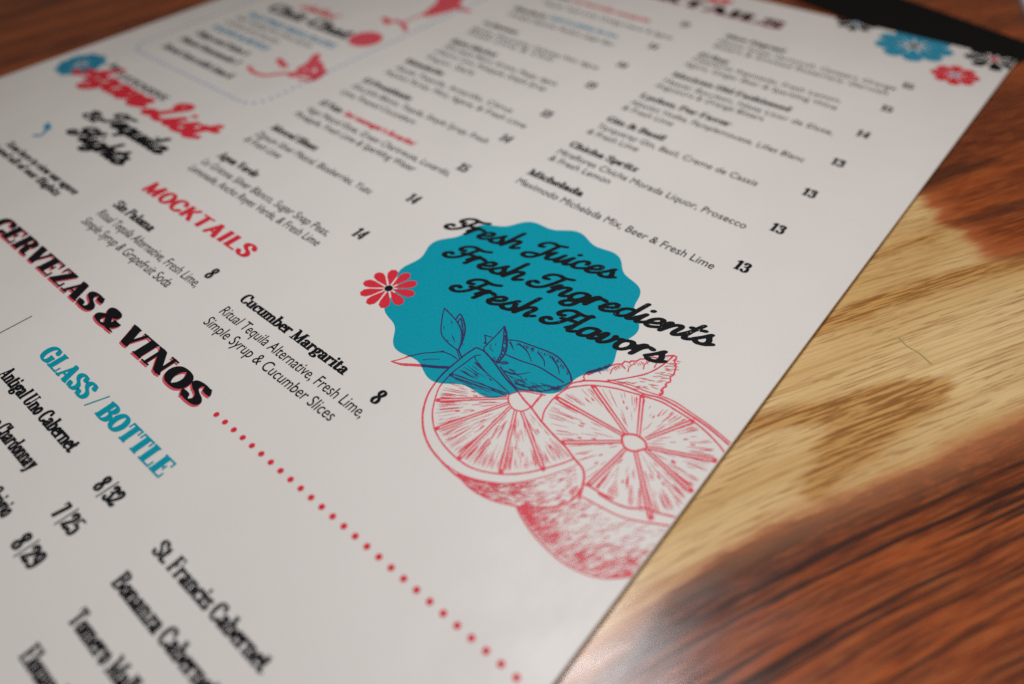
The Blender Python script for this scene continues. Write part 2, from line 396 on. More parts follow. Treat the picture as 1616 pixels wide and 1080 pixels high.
    G['F'] = (.70, stem(.20,0,1,'l','f') + [('B', .2,.925,.66,1), ('B', .2,.475,.50,.55), ('S', .58,.70,.66,1), ('S', .44,.37,.50,.65)])
    G['G'] = (.84, [('C', [(.64,.72),(.58,.90),(.42,.965),(.24,.88),(.14,.66),(.14,.36),(.24,.12),(.42,.036),(.58,.07),(.66,.18)]), ('S', .62,.66,.69,1.0), ('K', .66,.05,.44), ('S', .48,.40,.82,.475)])
    G['H'] = (.90, stem(.20,0,1,'f','f') + stem(.70,0,1,'f','f') + [('B', .2,.47,.7,.55)])
    G['I'] = (.42, stem(.21,0,1,'f','f'))
    G['J'] = (.58, stem(.38,.2,1,'f','') + [('C', [(.38,.26),(.34,.07),(.20,.04),(.10,.14)]), ('D', .11,.19,.1)])
    G['K'] = (.88, stem(.20,0,1,'f','f') + [('L', [(.26,.40),(.66,.96)]), ('Q', [(.38,.58),(.70,.03)]), ('S', .52,.925,.84,1), ('S', .52,0,.90,.075)])
    G['L'] = (.72, stem(.20,0,1,'f','l') + [('B', .2,0,.68,.075), ('S', .60,0,.68,.34)])
    G['M'] = (1.08, [('L', [(.18,.03),(.20,.97)]), ('Q', [(.21,.95),(.52,.06)]), ('L', [(.52,.06),(.84,.95)]), ('S', .0,0,.35,.075), ('S', .0,.925,.22,1), ('S', .84,.925,1.08,1)] + stem(.87,0,1,'','f'))
    G['N'] = (.90, [('L', [(.19,.03),(.19,.97)]), ('Q', [(.19,.96),(.72,.05)]), ('L', [(.73,.03),(.73,.97)]), ('S', .03,0,.35,.075), ('S', .0,.925,.24,1), ('S', .57,.925,.89,1)])
    G['O'] = (.82, [('O', .41,.50,.27,.463)])
    G['P'] = (.74, stem(.20,0,1,'l','f') + [('C', [(.20,.963),(.44,.963),(.60,.87),(.60,.58),(.44,.46),(.22,.455)])])
    G['Q'] = (.82, [('O', .41,.50,.27,.463), ('Q', [(.42,.2),(.66,-.1)])])
    G['R'] = (.84, stem(.20,0,1,'l','f') + [('C', [(.20,.963),(.44,.963),(.60,.87),(.60,.62),(.44,.515),(.22,.51)]), ('C', [(.40,.51),(.56,.42),(.60,.20),(.68,.05),(.80,.06)])])
    G['S'] = (.70, [('C', [(.56,.74),(.48,.92),(.32,.965),(.16,.88),(.14,.70),(.28,.56),(.48,.45),(.57,.27),(.50,.09),(.34,.036),(.20,.09),(.12,.26)]), ('S', .53,.70,.60,1.0), ('S', .08,0,.15,.30)])
    G['T'] = (.78, stem(.39,0,1,'','f') + [('B', .05,.925,.73,1), ('S', .05,.70,.13,1), ('S', .65,.70,.73,1)])
    G['U'] = (.86, stem(.20,.25,1,'f','') + [('C', [(.20,.32),(.24,.10),(.42,.036),(.60,.10),(.66,.32)]), ('L', [(.66,.30),(.66,.97)]), ('S', .50,.925,.83,1)])
    G['V'] = (.84, [('Q', [(.18,.97),(.44,.04)]), ('L', [(.44,.04),(.68,.97)]), ('S', .0,.925,.37,1), ('S', .53,.925,.85,1)])
    G['W'] = (1.2, [('Q', [(.18,.97),(.38,.04)]), ('L', [(.38,.04),(.58,.95)]), ('Q', [(.60,.95),(.80,.04)]), ('L', [(.80,.04),(1.02,.97)]), ('S', .0,.925,.36,1), ('S', .9,.925,1.18,1)])
    G['X'] = (.84, [('Q', [(.18,.97),(.66,.03)]), ('L', [(.18,.03),(.64,.97)]), ('S', .0,.925,.35,1), ('S', .5,.925,.8,1), ('S', .02,0,.34,.075), ('S', .5,0,.86,.075)])
    G['Y'] = (.82, [('Q', [(.16,.97),(.41,.46)]), ('L', [(.41,.46),(.66,.97)]), ('S', .0,.925,.34,1), ('S', .5,.925,.83,1)] + stem(.41,0,.5,'','f'))
    G['Z'] = (.74, [('B', .08,.925,.66,1), ('B', .06,0,.68,.075), ('Q', [(.56,.96),(.18,.04)]), ('S', .08,.70,.16,1), ('S', .60,0,.68,.30)])
    # ---- figures and signs
    G['0'] = (.62, [('O', .31,.5,.18,.463)])
    G['1'] = (.44, stem(.23,0,1,'','f') + [('Q', [(.22,.95),(.06,.80)])])
    G['2'] = (.60, [('C', [(.12,.72),(.16,.92),(.30,.965),(.44,.88),(.45,.68),(.34,.46),(.16,.22),(.10,.08)]), ('D', .14,.72,.1), ('C', [(.12,.10),(.24,.16),(.36,.06),(.46,.07),(.52,.22)])])
    G['3'] = (.60, [('C', [(.12,.78),(.18,.93),(.30,.965),(.43,.90),(.43,.68),(.36,.56),(.24,.53)]), ('C', [(.24,.53),(.40,.52),(.48,.38),(.47,.16),(.36,.04),(.22,.04),(.11,.18)]), ('D', .14,.77,.1), ('D', .13,.19,.1)])
    G['4'] = (.66, [('L', [(.38,.95),(.08,.28)]), ('B', .04,.22,.62,.30), ('K', .43,0,1), ('S', .28,0,.58,.07)])
    G['5'] = (.60, [('B', .12,.90,.50,1), ('L', [(.13,.96),(.11,.50)]), ('C', [(.11,.52),(.26,.60),(.42,.54),(.48,.32),(.42,.10),(.26,.036),(.11,.15)]), ('D', .13,.18,.1)])
    G['6'] = (.62, [('O', .31,.31,.18,.27), ('C', [(.48,.86),(.36,.96),(.2,.84),(.13,.56),(.13,.33)])])
    G['7'] = (.58, [('B', .06,.88,.52,1), ('S', .06,.74,.13,1), ('Q', [(.46,.92),(.22,.03)])])
    G['8'] = (.62, [('C', [(.30,.53),(.15,.64),(.13,.80),(.21,.94),(.32,.965),(.44,.90),(.46,.74),(.36,.56),(.20,.44),(.11,.26),(.18,.07),(.32,.036),(.46,.11),(.49,.28),(.42,.44),(.30,.53)])])
    G['9'] = (.62, [('O', .31,.69,.18,.27), ('C', [(.14,.14),(.26,.04),(.42,.16),(.49,.44),(.49,.67)])])
    G['/'] = (.46, [('H', [(.06,-.06),(.40,1.04)])])
    G['&'] = (.94, [('C', [(.80,.52),(.72,.24),(.52,.06),(.30,.036),(.15,.14),(.16,.34),(.34,.52),(.50,.66),(.52,.84),(.42,.955),(.29,.94),(.23,.80),(.30,.62),(.50,.34),(.70,.08),(.86,.06)]), ('S', .62,.49,.94,.56)])
    G['.'] = (.24, [('D', .11,.10,.11)])
    G[','] = (.24, [('D', .11,.10,.10), ('L', [(.14,.06),(.08,-.14)])])
    G["'"] = (.20, [('L', [(.10,.95),(.09,.74)])])
    G['!'] = (.30, [('L', [(.15,.95),(.15,.34)]), ('D', .15,.10,.11)])
    G['-'] = (.40, [('B', .05,.28,.35,.38)])
    return G

def build_script():                       # upright brush script; the slant is applied when set
    G = {}
    G[' '] = (.30, [])
    x = .50
    # every letter enters low on the left and leaves low on the right
    G['a'] = (.56, [('C', [(.42,.44),(.30,.50),(.13,.42),(.07,.20),(.14,.03),(.26,.03),(.38,.16),(.43,.46)]), ('C', [(.43,.46),(.42,.16),(.46,.02),(.60,.12)])])
    G['b'] = (.50, [('C', [(.10,.15),(.26,.6),(.24,1.0),(.14,.92),(.10,.5),(.14,.05),(.3,.02),(.38,.25),(.3,.45),(.2,.35)])])
    G['c'] = (.46, [('C', [(.38,.36),(.34,.49),(.20,.49),(.08,.32),(.10,.08),(.24,.01),(.36,.06),(.50,.16)])])
    G['d'] = (.58, [('C', [(.42,.44),(.30,.50),(.13,.42),(.07,.20),(.14,.03),(.26,.03),(.38,.16),(.43,.46)]), ('C', [(.44,.98),(.43,.50),(.43,.12),(.49,.02),(.62,.12)])])
    G['e'] = (.46, [('C', [(.05,.16),(.22,.22),(.36,.32),(.34,.47),(.22,.49),(.10,.34),(.09,.10),(.22,.01),(.36,.06),(.50,.16)])])
    G['f'] = (.40, [('C', [(.02,.14),(.20,.40),(.30,.85),(.22,1.0),(.14,.8),(.14,.3),(.12,-.3),(.2,-.34),(.24,-.1),(.2,.04),(.42,.14)])])
    G['g'] = (.54, [('C', [(.42,.44),(.30,.50),(.13,.42),(.07,.20),(.14,.04),(.26,.04),(.38,.18),(.43,.46)]), ('C', [(.43,.46),(.42,.0),(.38,-.26),(.24,-.36),(.10,-.28),(.16,-.10),(.40,.02),(.58,.14)])])
    G['h'] = (.56, [('C', [(.0,.13),(.07,.26),(.10,.40)]), ('C', [(.12,1.0),(.10,.5),(.09,.0)]), ('C', [(.09,.02),(.18,.36),(.32,.50),(.41,.42),(.39,.14),(.45,.01),(.60,.13)])])
    G['i'] = (.30, [('C', [(.0,.13),(.08,.32),(.14,.48)]), ('C', [(.14,.48),(.12,.14),(.18,.01),(.33,.13)]), ('D', .17,.74,.085)])
    G['l'] = (.30, [('C', [(.0,.13),(.06,.24),(.10,.36)]), ('C', [(.13,1.0),(.10,.5),(.10,.14),(.16,.02),(.34,.13)])])
    G['m'] = (.80, [('C', [(.0,.3),(.1,.49),(.12,.3),(.1,.0)]), ('C', [(.1,.02),(.2,.4),(.34,.49),(.38,.36),(.36,.0)]), ('C', [(.36,.02),(.46,.4),(.6,.49),(.65,.36),(.63,.12),(.7,.01),(.84,.13)])])
    G['n'] = (.58, [('C', [(.0,.26),(.07,.48),(.12,.42),(.09,.0)]), ('C', [(.09,.02),(.20,.38),(.34,.50),(.42,.42),(.40,.14),(.46,.01),(.62,.13)])])
    G['o'] = (.50, [('C', [(.28,.49),(.12,.42),(.07,.20),(.15,.02),(.30,.03),(.40,.22),(.37,.42),(.28,.49)]), ('C', [(.36,.42),(.42,.36),(.56,.44)])])
    G['q'] = (.54, [('C', [(.42,.44),(.30,.50),(.13,.42),(.07,.20),(.14,.03),(.26,.03),(.38,.16),(.43,.46)]), ('C', [(.43,.46),(.40,.1),(.38,-.34)]), ('C', [(.38,-.3),(.46,-.05),(.58,.14)])])
    G['r'] = (.42, [('C', [(.0,.22),(.08,.50),(.16,.54),(.13,.42)]), ('C', [(.09,.0),(.14,.36),(.26,.50),(.40,.46)]), ('C', [(.12,.46),(.10,.2),(.09,.0)])])
    G['s'] = (.44, [('C', [(.0,.13),(.14,.34),(.24,.54),(.24,.44),(.36,.22),(.34,.06),(.20,.0),(.08,.06)]), ('C', [(.24,.01),(.36,.03),(.50,.14)])])
    G['t'] = (.36, [('C', [(.0,.13),(.12,.40),(.21,.84)]), ('C', [(.21,.84),(.13,.36),(.15,.05),(.24,.01),(.40,.13)]), ('C', [(.03,.58),(.2,.58),(.38,.62)])])
    G['u'] = (.58, [('C', [(.0,.26),(.06,.42),(.12,.48)]), ('C', [(.12,.48),(.08,.16),(.15,.02),(.27,.05),(.38,.2),(.44,.48)]), ('C', [(.44,.48),(.41,.14),(.47,.01),(.62,.13)])])
    G['v'] = (.50, [('C', [(.0,.28),(.07,.48),(.12,.40),(.11,.1),(.2,.01),(.33,.14),(.38,.36),(.34,.48)]), ('C', [(.34,.46),(.40,.38),(.54,.44)])])
    # capitals with looping entry strokes
    G['F'] = (.66, [('C', [(.24,.52),(.14,.46),(.04,.56),(.05,.76),(.20,.94),(.42,.93),(.62,.89),(.78,.97)]), ('C', [(.42,.92),(.44,.55),(.36,.18),(.20,.02),(.04,.02),(-.06,.12)]), ('C', [(.22,.44),(.40,.50),(.62,.50)])])
    G['F'] = (.74, [('C', [(.30,.62),(.20,.58),(.12,.68),(.18,.86),(.36,.96),(.56,.92),(.74,.90),(.92,.97)]),
                    ('C', [(.58,.90),(.52,.55),(.42,.20),(.24,.02),(.06,.04),(-.02,.18),(.06,.30),(.16,.26)]), ('C', [(.36,.46),(.54,.49),(.72,.50)])])
    G['J'] = (.66, [('C', [(.26,.60),(.16,.58),(.10,.70),(.18,.88),(.36,.95),(.56,.90),(.80,.95)]), ('C', [(.60,.90),(.56,.5),(.50,.08),(.34,-.18),(.12,-.16),(.08,.0),(.24,.10),(.50,.12)])])
    G['I'] = (.66, [('C', [(.26,.60),(.16,.58),(.10,.70),(.18,.88),(.36,.95),(.56,.90),(.80,.95)]), ('C', [(.60,.90),(.54,.50),(.44,.16),(.26,.0),(.06,.02),(-.02,.16),(.06,.30),(.17,.26)])])
    G['A'] = (.80, [('C', [(.0,.1),(.1,.0),(.22,.06),(.40,.45),(.60,1.0)]), ('C', [(.60,1.0),(.58,.5),(.60,.1),(.68,.0),(.84,.13)]), ('C', [(.14,.38),(.4,.34),(.72,.42)])])
    G['L'] = (.76, [('C', [(.26,.72),(.2,.9),(.36,1.0),(.48,.86),(.40,.5),(.28,.1),(.12,.0),(.02,.1),(.16,.2),(.4,.06),(.6,.0),(.8,.16)])])
    G['T'] = (.62, [('C', [(.16,.62),(.06,.66),(.06,.84),(.24,.95),(.46,.90),(.78,.96)]), ('C', [(.48,.90),(.44,.5),(.36,.12),(.2,.0),(.04,.06)])])
    G['C'] = (.70, [('C', [(.6,.78),(.58,.95),(.4,.99),(.18,.8),(.08,.4),(.18,.06),(.4,.0),(.6,.08),(.74,.2)])])
    G['&'] = (.80, [('C', [(.74,.5),(.6,.1),(.3,.0),(.1,.14),(.2,.42),(.45,.62),(.48,.9),(.34,.96),(.26,.8),(.4,.4),(.7,.02)])])
    G['-'] = (.40, [('L', [(.06,.3),(.36,.3)])])
    return G

def smooth(pts, n=7):
    P = [pts[0]] + list(pts) + [pts[-1]]
    if len(pts) < 3: return list(pts)
    if pts[0] == pts[-1]: P[0], P[-1] = pts[-2], pts[1]
    out = []
    for i in range(1, len(P) - 2):
        p0, p1, p2, p3 = P[i-1], P[i], P[i+1], P[i+2]
        for k in range(n):
            t = k/n
            out.append(tuple(.5*((2*p1[j]) + (-p0[j]+p2[j])*t + (2*p0[j]-5*p1[j]+4*p2[j]-p3[j])*t*t + (-p0[j]+3*p1[j]-3*p2[j]+p3[j])*t**3) for j in (0, 1)))
    out.append(tuple(pts[-1]))
    return out

def hull(pts):
    pts = sorted(set((round(a, 8), round(b, 8)) for a, b in pts))
    def half(ps):
        h = []
        for p in ps:
            while len(h) > 1 and (h[-1][0]-h[-2][0])*(p[1]-h[-2][1]) - (h[-1][1]-h[-2][1])*(p[0]-h[-2][0]) <= 0: h.pop()
            h.append(p)
        return h
    a, b = half(pts), half(pts[::-1])
    return a[:-1] + b[:-1]

def pen_poly(w, h, n=12, box=False):
    if box: return [(-w/2,-h/2), (w/2,-h/2), (w/2,h/2), (-w/2,h/2)]
    return [(w/2*math.cos(2*math.pi*k/n), h/2*math.sin(2*math.pi*k/n)) for k in range(n)]

def stroke_pieces(pts, pen):
    return [hull([(a[0]+p[0], a[1]+p[1]) for p in pen] + [(b[0]+p[0], b[1]+p[1]) for p in pen]) for a, b in zip(pts, pts[1:])]

def union(polys, extra_edges=None, scale=1.0):
    """overlapping convex pieces -> one flat triangulated sheet (verts, faces)"""
    if scale != 1.0:
        v, f = union([[(a*scale, b*scale) for a, b in p] for p in polys], [[(a*scale, b*scale) for a, b in l] for l in extra_edges or []])
        return [(a/scale, b/scale) for a, b in v], f
    V, F = [], []
    for p in polys:
        if len(p) < 3: continue
        F.append(list(range(len(V), len(V)+len(p)))); V += [Vector(q) for q in p]
    E = []
    if extra_edges:
        for loop in extra_edges:
            s = len(V); V += [Vector(q) for q in loop]
            E += [(s+i, s+(i+1) % len(loop)) for i in range(len(loop))]
    if not F: return [], []
    vo, eo, fo, ov, oe, of = delaunay_2d_cdt(V, E, F, 0, 1e-6)
    keep = [f for f, o in zip(fo, of) if len(o)]
    used = {}
    verts = []
    faces = []
    for f in keep:
        q = []
        for i in f:
            if i not in used:
                used[i] = len(verts); verts.append((vo[i].x, vo[i].y))
            q.append(used[i])
        faces.append(q)
    return verts, faces

class Face:
    """a lettering style: stroke glyphs + pen"""
    def __init__(self, G, w, h, serif=True, thin=None, dot=1.0, box=False, joined=False):
        self.joined = joined
        self.G, self.w, self.h, self.serif, self.dot = G, w, h, serif, dot
        self.thin = thin or w*.5
        self.box = box
        self.cache = {}
    def glyph(self, ch):
        if ch not in self.cache:
            adv, items = self.G.get(ch, self.G[' '])
            pen = pen_poly(self.w, self.h)
            thin = pen_poly(self.thin, self.h, 10)
            P = []
            for it in items:
                k = it[0]
                if k == 'L': P += stroke_pieces(it[1], thin)
                elif k == 'H': P += stroke_pieces(it[1], pen_poly(.07, .05, 8))
                elif k == 'Q': P += stroke_pieces(it[1], pen_poly(self.w*1.05, self.h, 12))
                elif k == 'C': P += stroke_pieces(smooth(it[1], 5), pen)
                elif k == 'O':
                    cx, cy, rx, ry = it[1:]
                    P += stroke_pieces([(cx+rx*math.cos(2*math.pi*i/28), cy+ry*math.sin(2*math.pi*i/28)) for i in range(29)], pen)
                elif k == 'K':
                    x, y0, y1 = it[1:]
                    P.append([(x-self.w/2, y0), (x+self.w/2, y0), (x+self.w/2, y1), (x-self.w/2, y1)])
                elif k == 'B' or (k == 'S' and self.serif):
                    x0, y0, x1, y1 = it[1:]
                    e = max(0, self.h-.075)*.5
                    P.append([(x0, y0-e*(y0 > .1)), (x1, y0-e*(y0 > .1)), (x1, y1+e*(y1 < .9)), (x0, y1+e*(y1 < .9))])
                elif k == 'D':
                    cx, cy, r = it[1:]
                    P.append([(cx+self.dot*r*math.cos(2*math.pi*i/14), cy+self.dot*r*math.sin(2*math.pi*i/14)) for i in range(14)])
            self.cache[ch] = (adv,) + tuple(union(P)) + (P,)
        return self.cache[ch]
    def line(self, text, slant=0, track=0):
        V, F, x, allp = [], [], 0.0, []
        for ch in text:
            adv, v, f, pieces = self.glyph(ch)
            allp += [[(x + a + slant*b, b) for a, b in p] for p in pieces]
            s = len(V)
            V += [(x + a + slant*b, b) for a, b in v]
            F += [[s+i for i in q] for q in f]
            x += adv + track
        # joined-up writing: melt the letters into one sheet
        return union([hull([(round(a, 4), round(b, 4)) for a, b in p]) for p in allp]) if self.joined else (V, F)
# ---------------------------------------------------------------- the menu
menu = bpy.data.objects.new('menu', None); COL.objects.link(menu)
menu.empty_display_size = .02
menu['label'] = 'large white drinks menu with teal badge and red limes, lying on the wooden table'; menu['category'] = 'menu'
MENU_W, MENU_H = .2794, .4318
slab('paper', [(0, 0), (-MENU_W, 0), (-MENU_W, -MENU_H), (0, -MENU_H)], -.0010, 0.0, PAPER, .0006, menu)
Z1, Z2, Z3 = .00003, .00006, .00009

SL, SCR = build_slab(), build_script()
NAME = Face(SL, .25, .095, thin=.125)
WINE = Face(SL, .27, .10, thin=.13)
PRICE = Face(SL, .245, .10, thin=.13)
HEAD = Face(SL, .31, .088, thin=.125)
SUB = Face(SL, .30, .11, thin=.15)
MOCK = Face(SL, .26, .16, serif=False, thin=.20)
SCRIPT = Face(SCR, .156, .148, joined=True)
HEAVY = Face(SCR, .22, .20, joined=True)

_font = {}
def sans_line(text, weight=0.0):
    """the thin sans serif, from the program's own built-in font"""
    c = bpy.data.curves.new('line', 'FONT'); c.body = text; c.size = 1; c.offset = weight; c.resolution_u = 5; c.fill_mode = 'FRONT'
    o = bpy.data.objects.new('line', c); COL.objects.link(o)
    dg = bpy.context.evaluated_depsgraph_get()
    me = bpy.data.meshes.new_from_object(o.evaluated_get(dg))
    V = [(v.co.x/.69, v.co.y/.69) for v in me.vertices]; F = [list(p.vertices) for p in me.polygons]
    bpy.data.objects.remove(o); bpy.data.curves.remove(c); bpy.data.meshes.remove(me)
    return V, F

def fit(V, p0, p1, cap, turned=False, dx=0, dy=0):
    """lay a line of lettering from p0 to p1 (measured points on its base line)"""
    a, b = (p0[:2] if len(p0) == 3 else pg(*p0)), pg(*p1)       # a third number marks page coordinates
    x0, x1 = min(v[0] for v in V), max(v[0] for v in V)
    if turned:
        d = (Vector(b) - Vector(a)); L = d.length; d.normalize()
    else:
        m = (a[1]+b[1])/2; a, b = (a[0], m), (b[0], m); d = Vector((1, 0)); L = b[0]-a[0]
    n = Vector((-d.y, d.x)); k = L/(x1-x0)
    return [(a[0]+dx + d.x*(v[0]-x0)*k + n.x*v[1]*cap, a[1]+dy + d.y*(v[0]-x0)*k + n.y*v[1]*cap) for v in V]

def put(name, text, face, p0, p1, cap, mat, parent=menu, z=Z3, label=None, turned=False, slant=0, dx=0, dy=0):
    V, F = sans_line(text) if face == 'sans' else face.line(text, slant)
    return sheet(name, fit(V, p0, p1, cap, turned, dx, dy), F, z, mat, parent, label)

CAP_N, CAP_D, CAP_P = .00305, .00275, .0038
def px_width(cap, face, text, k=.82):
    V, _ = face.line(text); return (max(v[0] for v in V) - min(v[0] for v in V))*cap*k

def entry(name, p0, p1, lines, price=None, red=None):
    e = put('drink_entry', name, NAME, p0, p1, CAP_N, BLACK)
    for t, a, b in lines:
        put('description', t, 'sans', a, b, CAP_D, BLACK, e)
    if red:
        t, a, b, m = red; put('remark', t, NAME, a, b, CAP_N*.92, m, e)
    if price: mark(price, e)
    return e
def mark(price, parent):
    t, (x, y) = price                     # (x, y): middle of the figure on the photograph
    cx, cy = pg(x, y)
    V, F = PRICE.line(t)
    x0, x1 = min(v[0] for v in V), max(v[0] for v in V)
    k = .0034
    sheet('price', [(cx + (v[0]-(x0+x1)/2)*k, cy + (v[1]-.5)*CAP_P) for v in V], F, Z3, BLACK, parent)

# right hand column
entry('Michelada', (829.4,274.7), (918,311), [('Meximodo Michelada Mix, Beer & Fresh Lime', (813,288), (1123,426))], ('13', (1172,421)))
entry('Chicha Spritz', (895,231), (1004,271.5), [('Miraflores Chicha Morada Liquor, Prosecco', (877.5,241.5), (1174,362)), ('& Fresh Lemon', (863,252.5), (960,290))], ('13', (1228,361)))
entry('Gin & Basil', (954.5,190.5), (1046.5,222.5), [('Tanqueray Gin, Basil, Creme de Cassis', (941,200.5), (1191.5,295)), ('& Fresh Lime', (923.5,210.5), (1004.5,239))], ('13', (1278,305)))
entry('Lychee, Por Favor', (1008,153), (1151,200.5), [('Absolut Vodka, Pamplemousse, Lillet Blanc', (994,163), (1266,257)), ('& Fresh Lime', (980.5,172), (1059,199.5))], ('13', (1323,257)))
entry('Mexican Old Fashioned', (1058,119.5), (1246,176.5), [('Mezcal, Bourbon, Nixta Licor de Elote,', (1045.5,129.5), (1313,214)), ('Angostura & Orange Bitters', (1032,137), (1203,191))], ('14', (1362,212)))
entry('El Rey', (1100.5,88), (1147.5,102), [('Cazadores Reposado, Fresh Lemon,', (1090.5,95), (1326,163)), ('Agave, Ginger Beer & Sparkling Wine', (1079,102), (1318,174.5))], ('15', (1400,172)))
entry('Mezc Negroni', (1142.5,58.5), (1237.5,83.5), [('Mezcal, Sweet Vermouth, Campari, Orange', (1129,68.5), (1414,141)), ('Bitters & Smoked Rosemary Garnish', (1124,75), (1400,150))], ('15', (1433,136)))
# middle column
entry('Agua Verde', (338,248.5), (404.7,279), [('La Gritona Silver Blanco, Sugar Snap Peas,', (317,257), (514,373.5)), ('Lemonade, Ancho Reyes Verde, & Fresh Lime', (295.8,267), (498,389))], ('14', (569,369)))
entry('Mezcal Blues', (423,204), (498,237.5), [('Zignum Silver Mezcal, Blueberries, Yuzu', (402.3,213), (580.5,307)), ('& Fresh Lime', (383.3,222), (438,250.5))], ('14', (653,314)))
entry('El Vato', (500.4,164.5), (537,178), [('Vago Mezcal Elote, Green Chartreuse, Luxardo,', (481.4,173.5), (706,279)), ('Pineapple, Fresh Lime & Sparkling Water', (463.6,181), (649.6,272))], ('15', (732,265)),
      ("bar manager's favorite!", (541.5,181), (649,231), RED))
entry('El Presidente', (568,129.5), (647.3,158.5), [('Don Julio Blanco, Tequila, Simple Syrup, Fresh', (553.8,138), (766,226.5)), ('Lime, Pressed Cucumbers', (535.4,147.5), (652.3,196))], ('14', (799,219)))
entry('Matadorita', (637,97.5), (696.8,120), [('Sauza Tequila, Amarillo, Citrus', (622.3,109), (806,178)), ('Passion Puree, Mint, Agave, & Fresh Lime', (604,116.5), (827.8,202))], ('13', (863,180)))
entry('Spice Market', (707.5,67), (782.7,89.5), [('Siete Leguas Blanco, Serrano, Mango, Agave', (697,76), (878,134)), ('Cilantro, Lime, Pineapple, Simple Syrup', (681,84), (862,142)), ('Tajin Salt', (666,92), (747,118))], ('13', (933,135)))
entry('La Mexicana', (760,38.5), (816,54), [('Espolon, Watermelon, Cointreau Noir, Agave', (745,46), (940,111)), ('Fresh Lime & Chili', (737,53), (868,97))], ('14', (982,103)))
entry('Mandarin', (810,14), (858,30), [('Casamigos Reposado, Mandarin, Ginger Beer', (795,26), (971,70))], ('14', (1031,73.5)), ('make it a pitcher for two', (865,29), (972,60.5), BLUE))
entry('House', (868,-6), (898,2), [('Tequila, Fresh Lime, Orange Liquor & Agave', (857,4), (1056,64))], ('13', (1081,39)), ('our best seller margarita', (902,3), (1025,36), RED))

# section headings
def shadowed(text, p0, p1, cap, label, off=.00050):
    h = put('heading', text, HEAD, p0, p1, cap, BLACK, z=Z3, label=label)
    put('heading_shadow', text, HEAD, p0, p1, cap, PINK, h, Z2, dx=.00012, dy=-off)
    return h
shadowed('COCKTAILS', (-.157, pg(1231,47)[1], 0), (1231,47), .0072, 'black heading COCKTAILS with a red drop shadow')
shadowed('CERVEZAS & VINOS', (-21,357.5), (312.5,640.5), .0049, 'black heading CERVEZAS & VINOS with a red drop shadow')
put('heading', 'MOCKTAILS', MOCK, (222.5,299.5), (387,408), .0046, RED, label='red heading MOCKTAILS')
put('heading', 'GLASS / BOTTLE', SUB, (61,559), (247,757), .0040, TEAL, label='teal heading GLASS / BOTTLE')
put('script_lettering', 'Craft', HEAVY, (1090,-6), (1152,9), .0052, RED, slant=.3, label='red script lettering above the heading')

# mocktails
entry('Sin Paloma', (176,324.5), (235.8,367), [('Ritual Tequila Alternative, Fresh Lime,', (151.7,338.5), (307,454)), ('Simple Syrup & Grapefruit Soda', (126.7,351), (262.3,454))], ('8', (335,432)))
entry('Cucumber Margarita', (376.5,474), (541,593.5), [('Ritual Tequila Alternative, Fresh Lime,', (344.5,494), (567.5,660)), ('Simple Syrup & Cucumber Slices', (319.5,510), (519,665.5))], ('8', (598,627)))

# wines by the glass or bottle
def wine(text, p0, p1, price=None, name='wine_entry'):
    if p0 is None:                        # begins outside the frame: natural width, set back from where it ends
        V, F = WINE.line(text); x1 = max(v[0] for v in V); b = pg(*p1)
        e = sheet(name, [(b[0] + (v[0]-x1)*.0023, b[1] + v[1]*.00305) for v in V], F, Z3, BLACK, menu)
    else: e = put(name, text, WINE, p0, p1, .00305, BLACK)
    if price:
        t, a, b = price
        pr = put('price', t.replace('/', '  '), WINE, a, b, .0034, BLACK, e)
        k = .385 if t[0] != '7' else .365
        A, B = pg(*a), pg(*b); x = A[0] + (B[0]-A[0])*k; y = (A[1]+B[1])/2
        V, F = union(stroke_pieces([(x, y-.0004), (x+.0003, y+.0037)], pen_poly(.00036, .00036, 8)), None, 1000)
        sheet('slash', V, F, Z3, GREY, pr)
    return e
wine('Antigal Uno Cabernet', (-3,591), (108,717), ('8/32', (144.5,769), (174.5,802.5)))
wine('Harken Chardonnay', None, (43,745), ('7/25', (79.5,812.5), (110,848)))
wine('Pinot Grigio', None, (3,820), ('8/29', (12,862), (49,900)))
wine('St. Francis Cabernet', (238,869.5), (411,1067))
wine('Bonanza Cabernet', (173,922), (330,1110))
wine('Tomero Malbec', (104,982), (222,1132))
wine('Elouan Pinot Noir', (25,1041), (150,1210))
V, F = union(stroke_pieces([pg(-20,536.5), pg(50,499.5)], pen_poly(.00032, .00032, 8)), None, 1000)
sheet('divider_line', V, F, Z2, GREY, menu)

# row of red dots under the heading
d0, dstep, dy = pg(342.2, 654.2), .0129*.2329, pg(342.2, 654.2)[1]
V, F = [], []
x = d0[0]; y1 = pg(616.4, 896.4)[1]
while x < -.0022:
    s = len(V); V += [(x+.00062*math.cos(2*math.pi*i/16), (dy+y1)/2+.00062*math.sin(2*math.pi*i/16)) for i in range(16)]; F.append([s+i for i in range(16)])
    x += dstep
sheet('dotted_line', V, F, Z2, RED, menu, 'row of red dots under the black heading')

# ---------------------------------------------------------------- badge, flowers
BC, BR = (-.05805, -.19670), .0286
def badge_r(t): return BR + .00096*math.cos(14*(t - math.radians(18.4)))
BADGE = [(BC[0]+badge_r(2*math.pi*i/224)*math.cos(2*math.pi*i/224), BC[1]+badge_r(2*math.pi*i/224)*math.sin(2*math.pi*i/224)) for i in range(224)]
badge = sheet('badge', BADGE, [list(range(224))], Z1, TEAL, menu, 'teal scalloped badge')
def inside_badge(x, y):
    dx, dy = x-BC[0], y-BC[1]
    return math.hypot(dx, dy) < badge_r(math.atan2(dy, dx))
for t, a, b in (('Fresh Juices', (698.5,358.5), (971,443)), ('Fresh Ingredients', (695.5,402.5), (1126.5,550.5)), ('Fresh Flavors', (706.5,456), (1051,577.5))):
    put('script_lettering', t, SCRIPT, a, b, .0066, WORN, badge, Z3, turned=True, slant=.36)

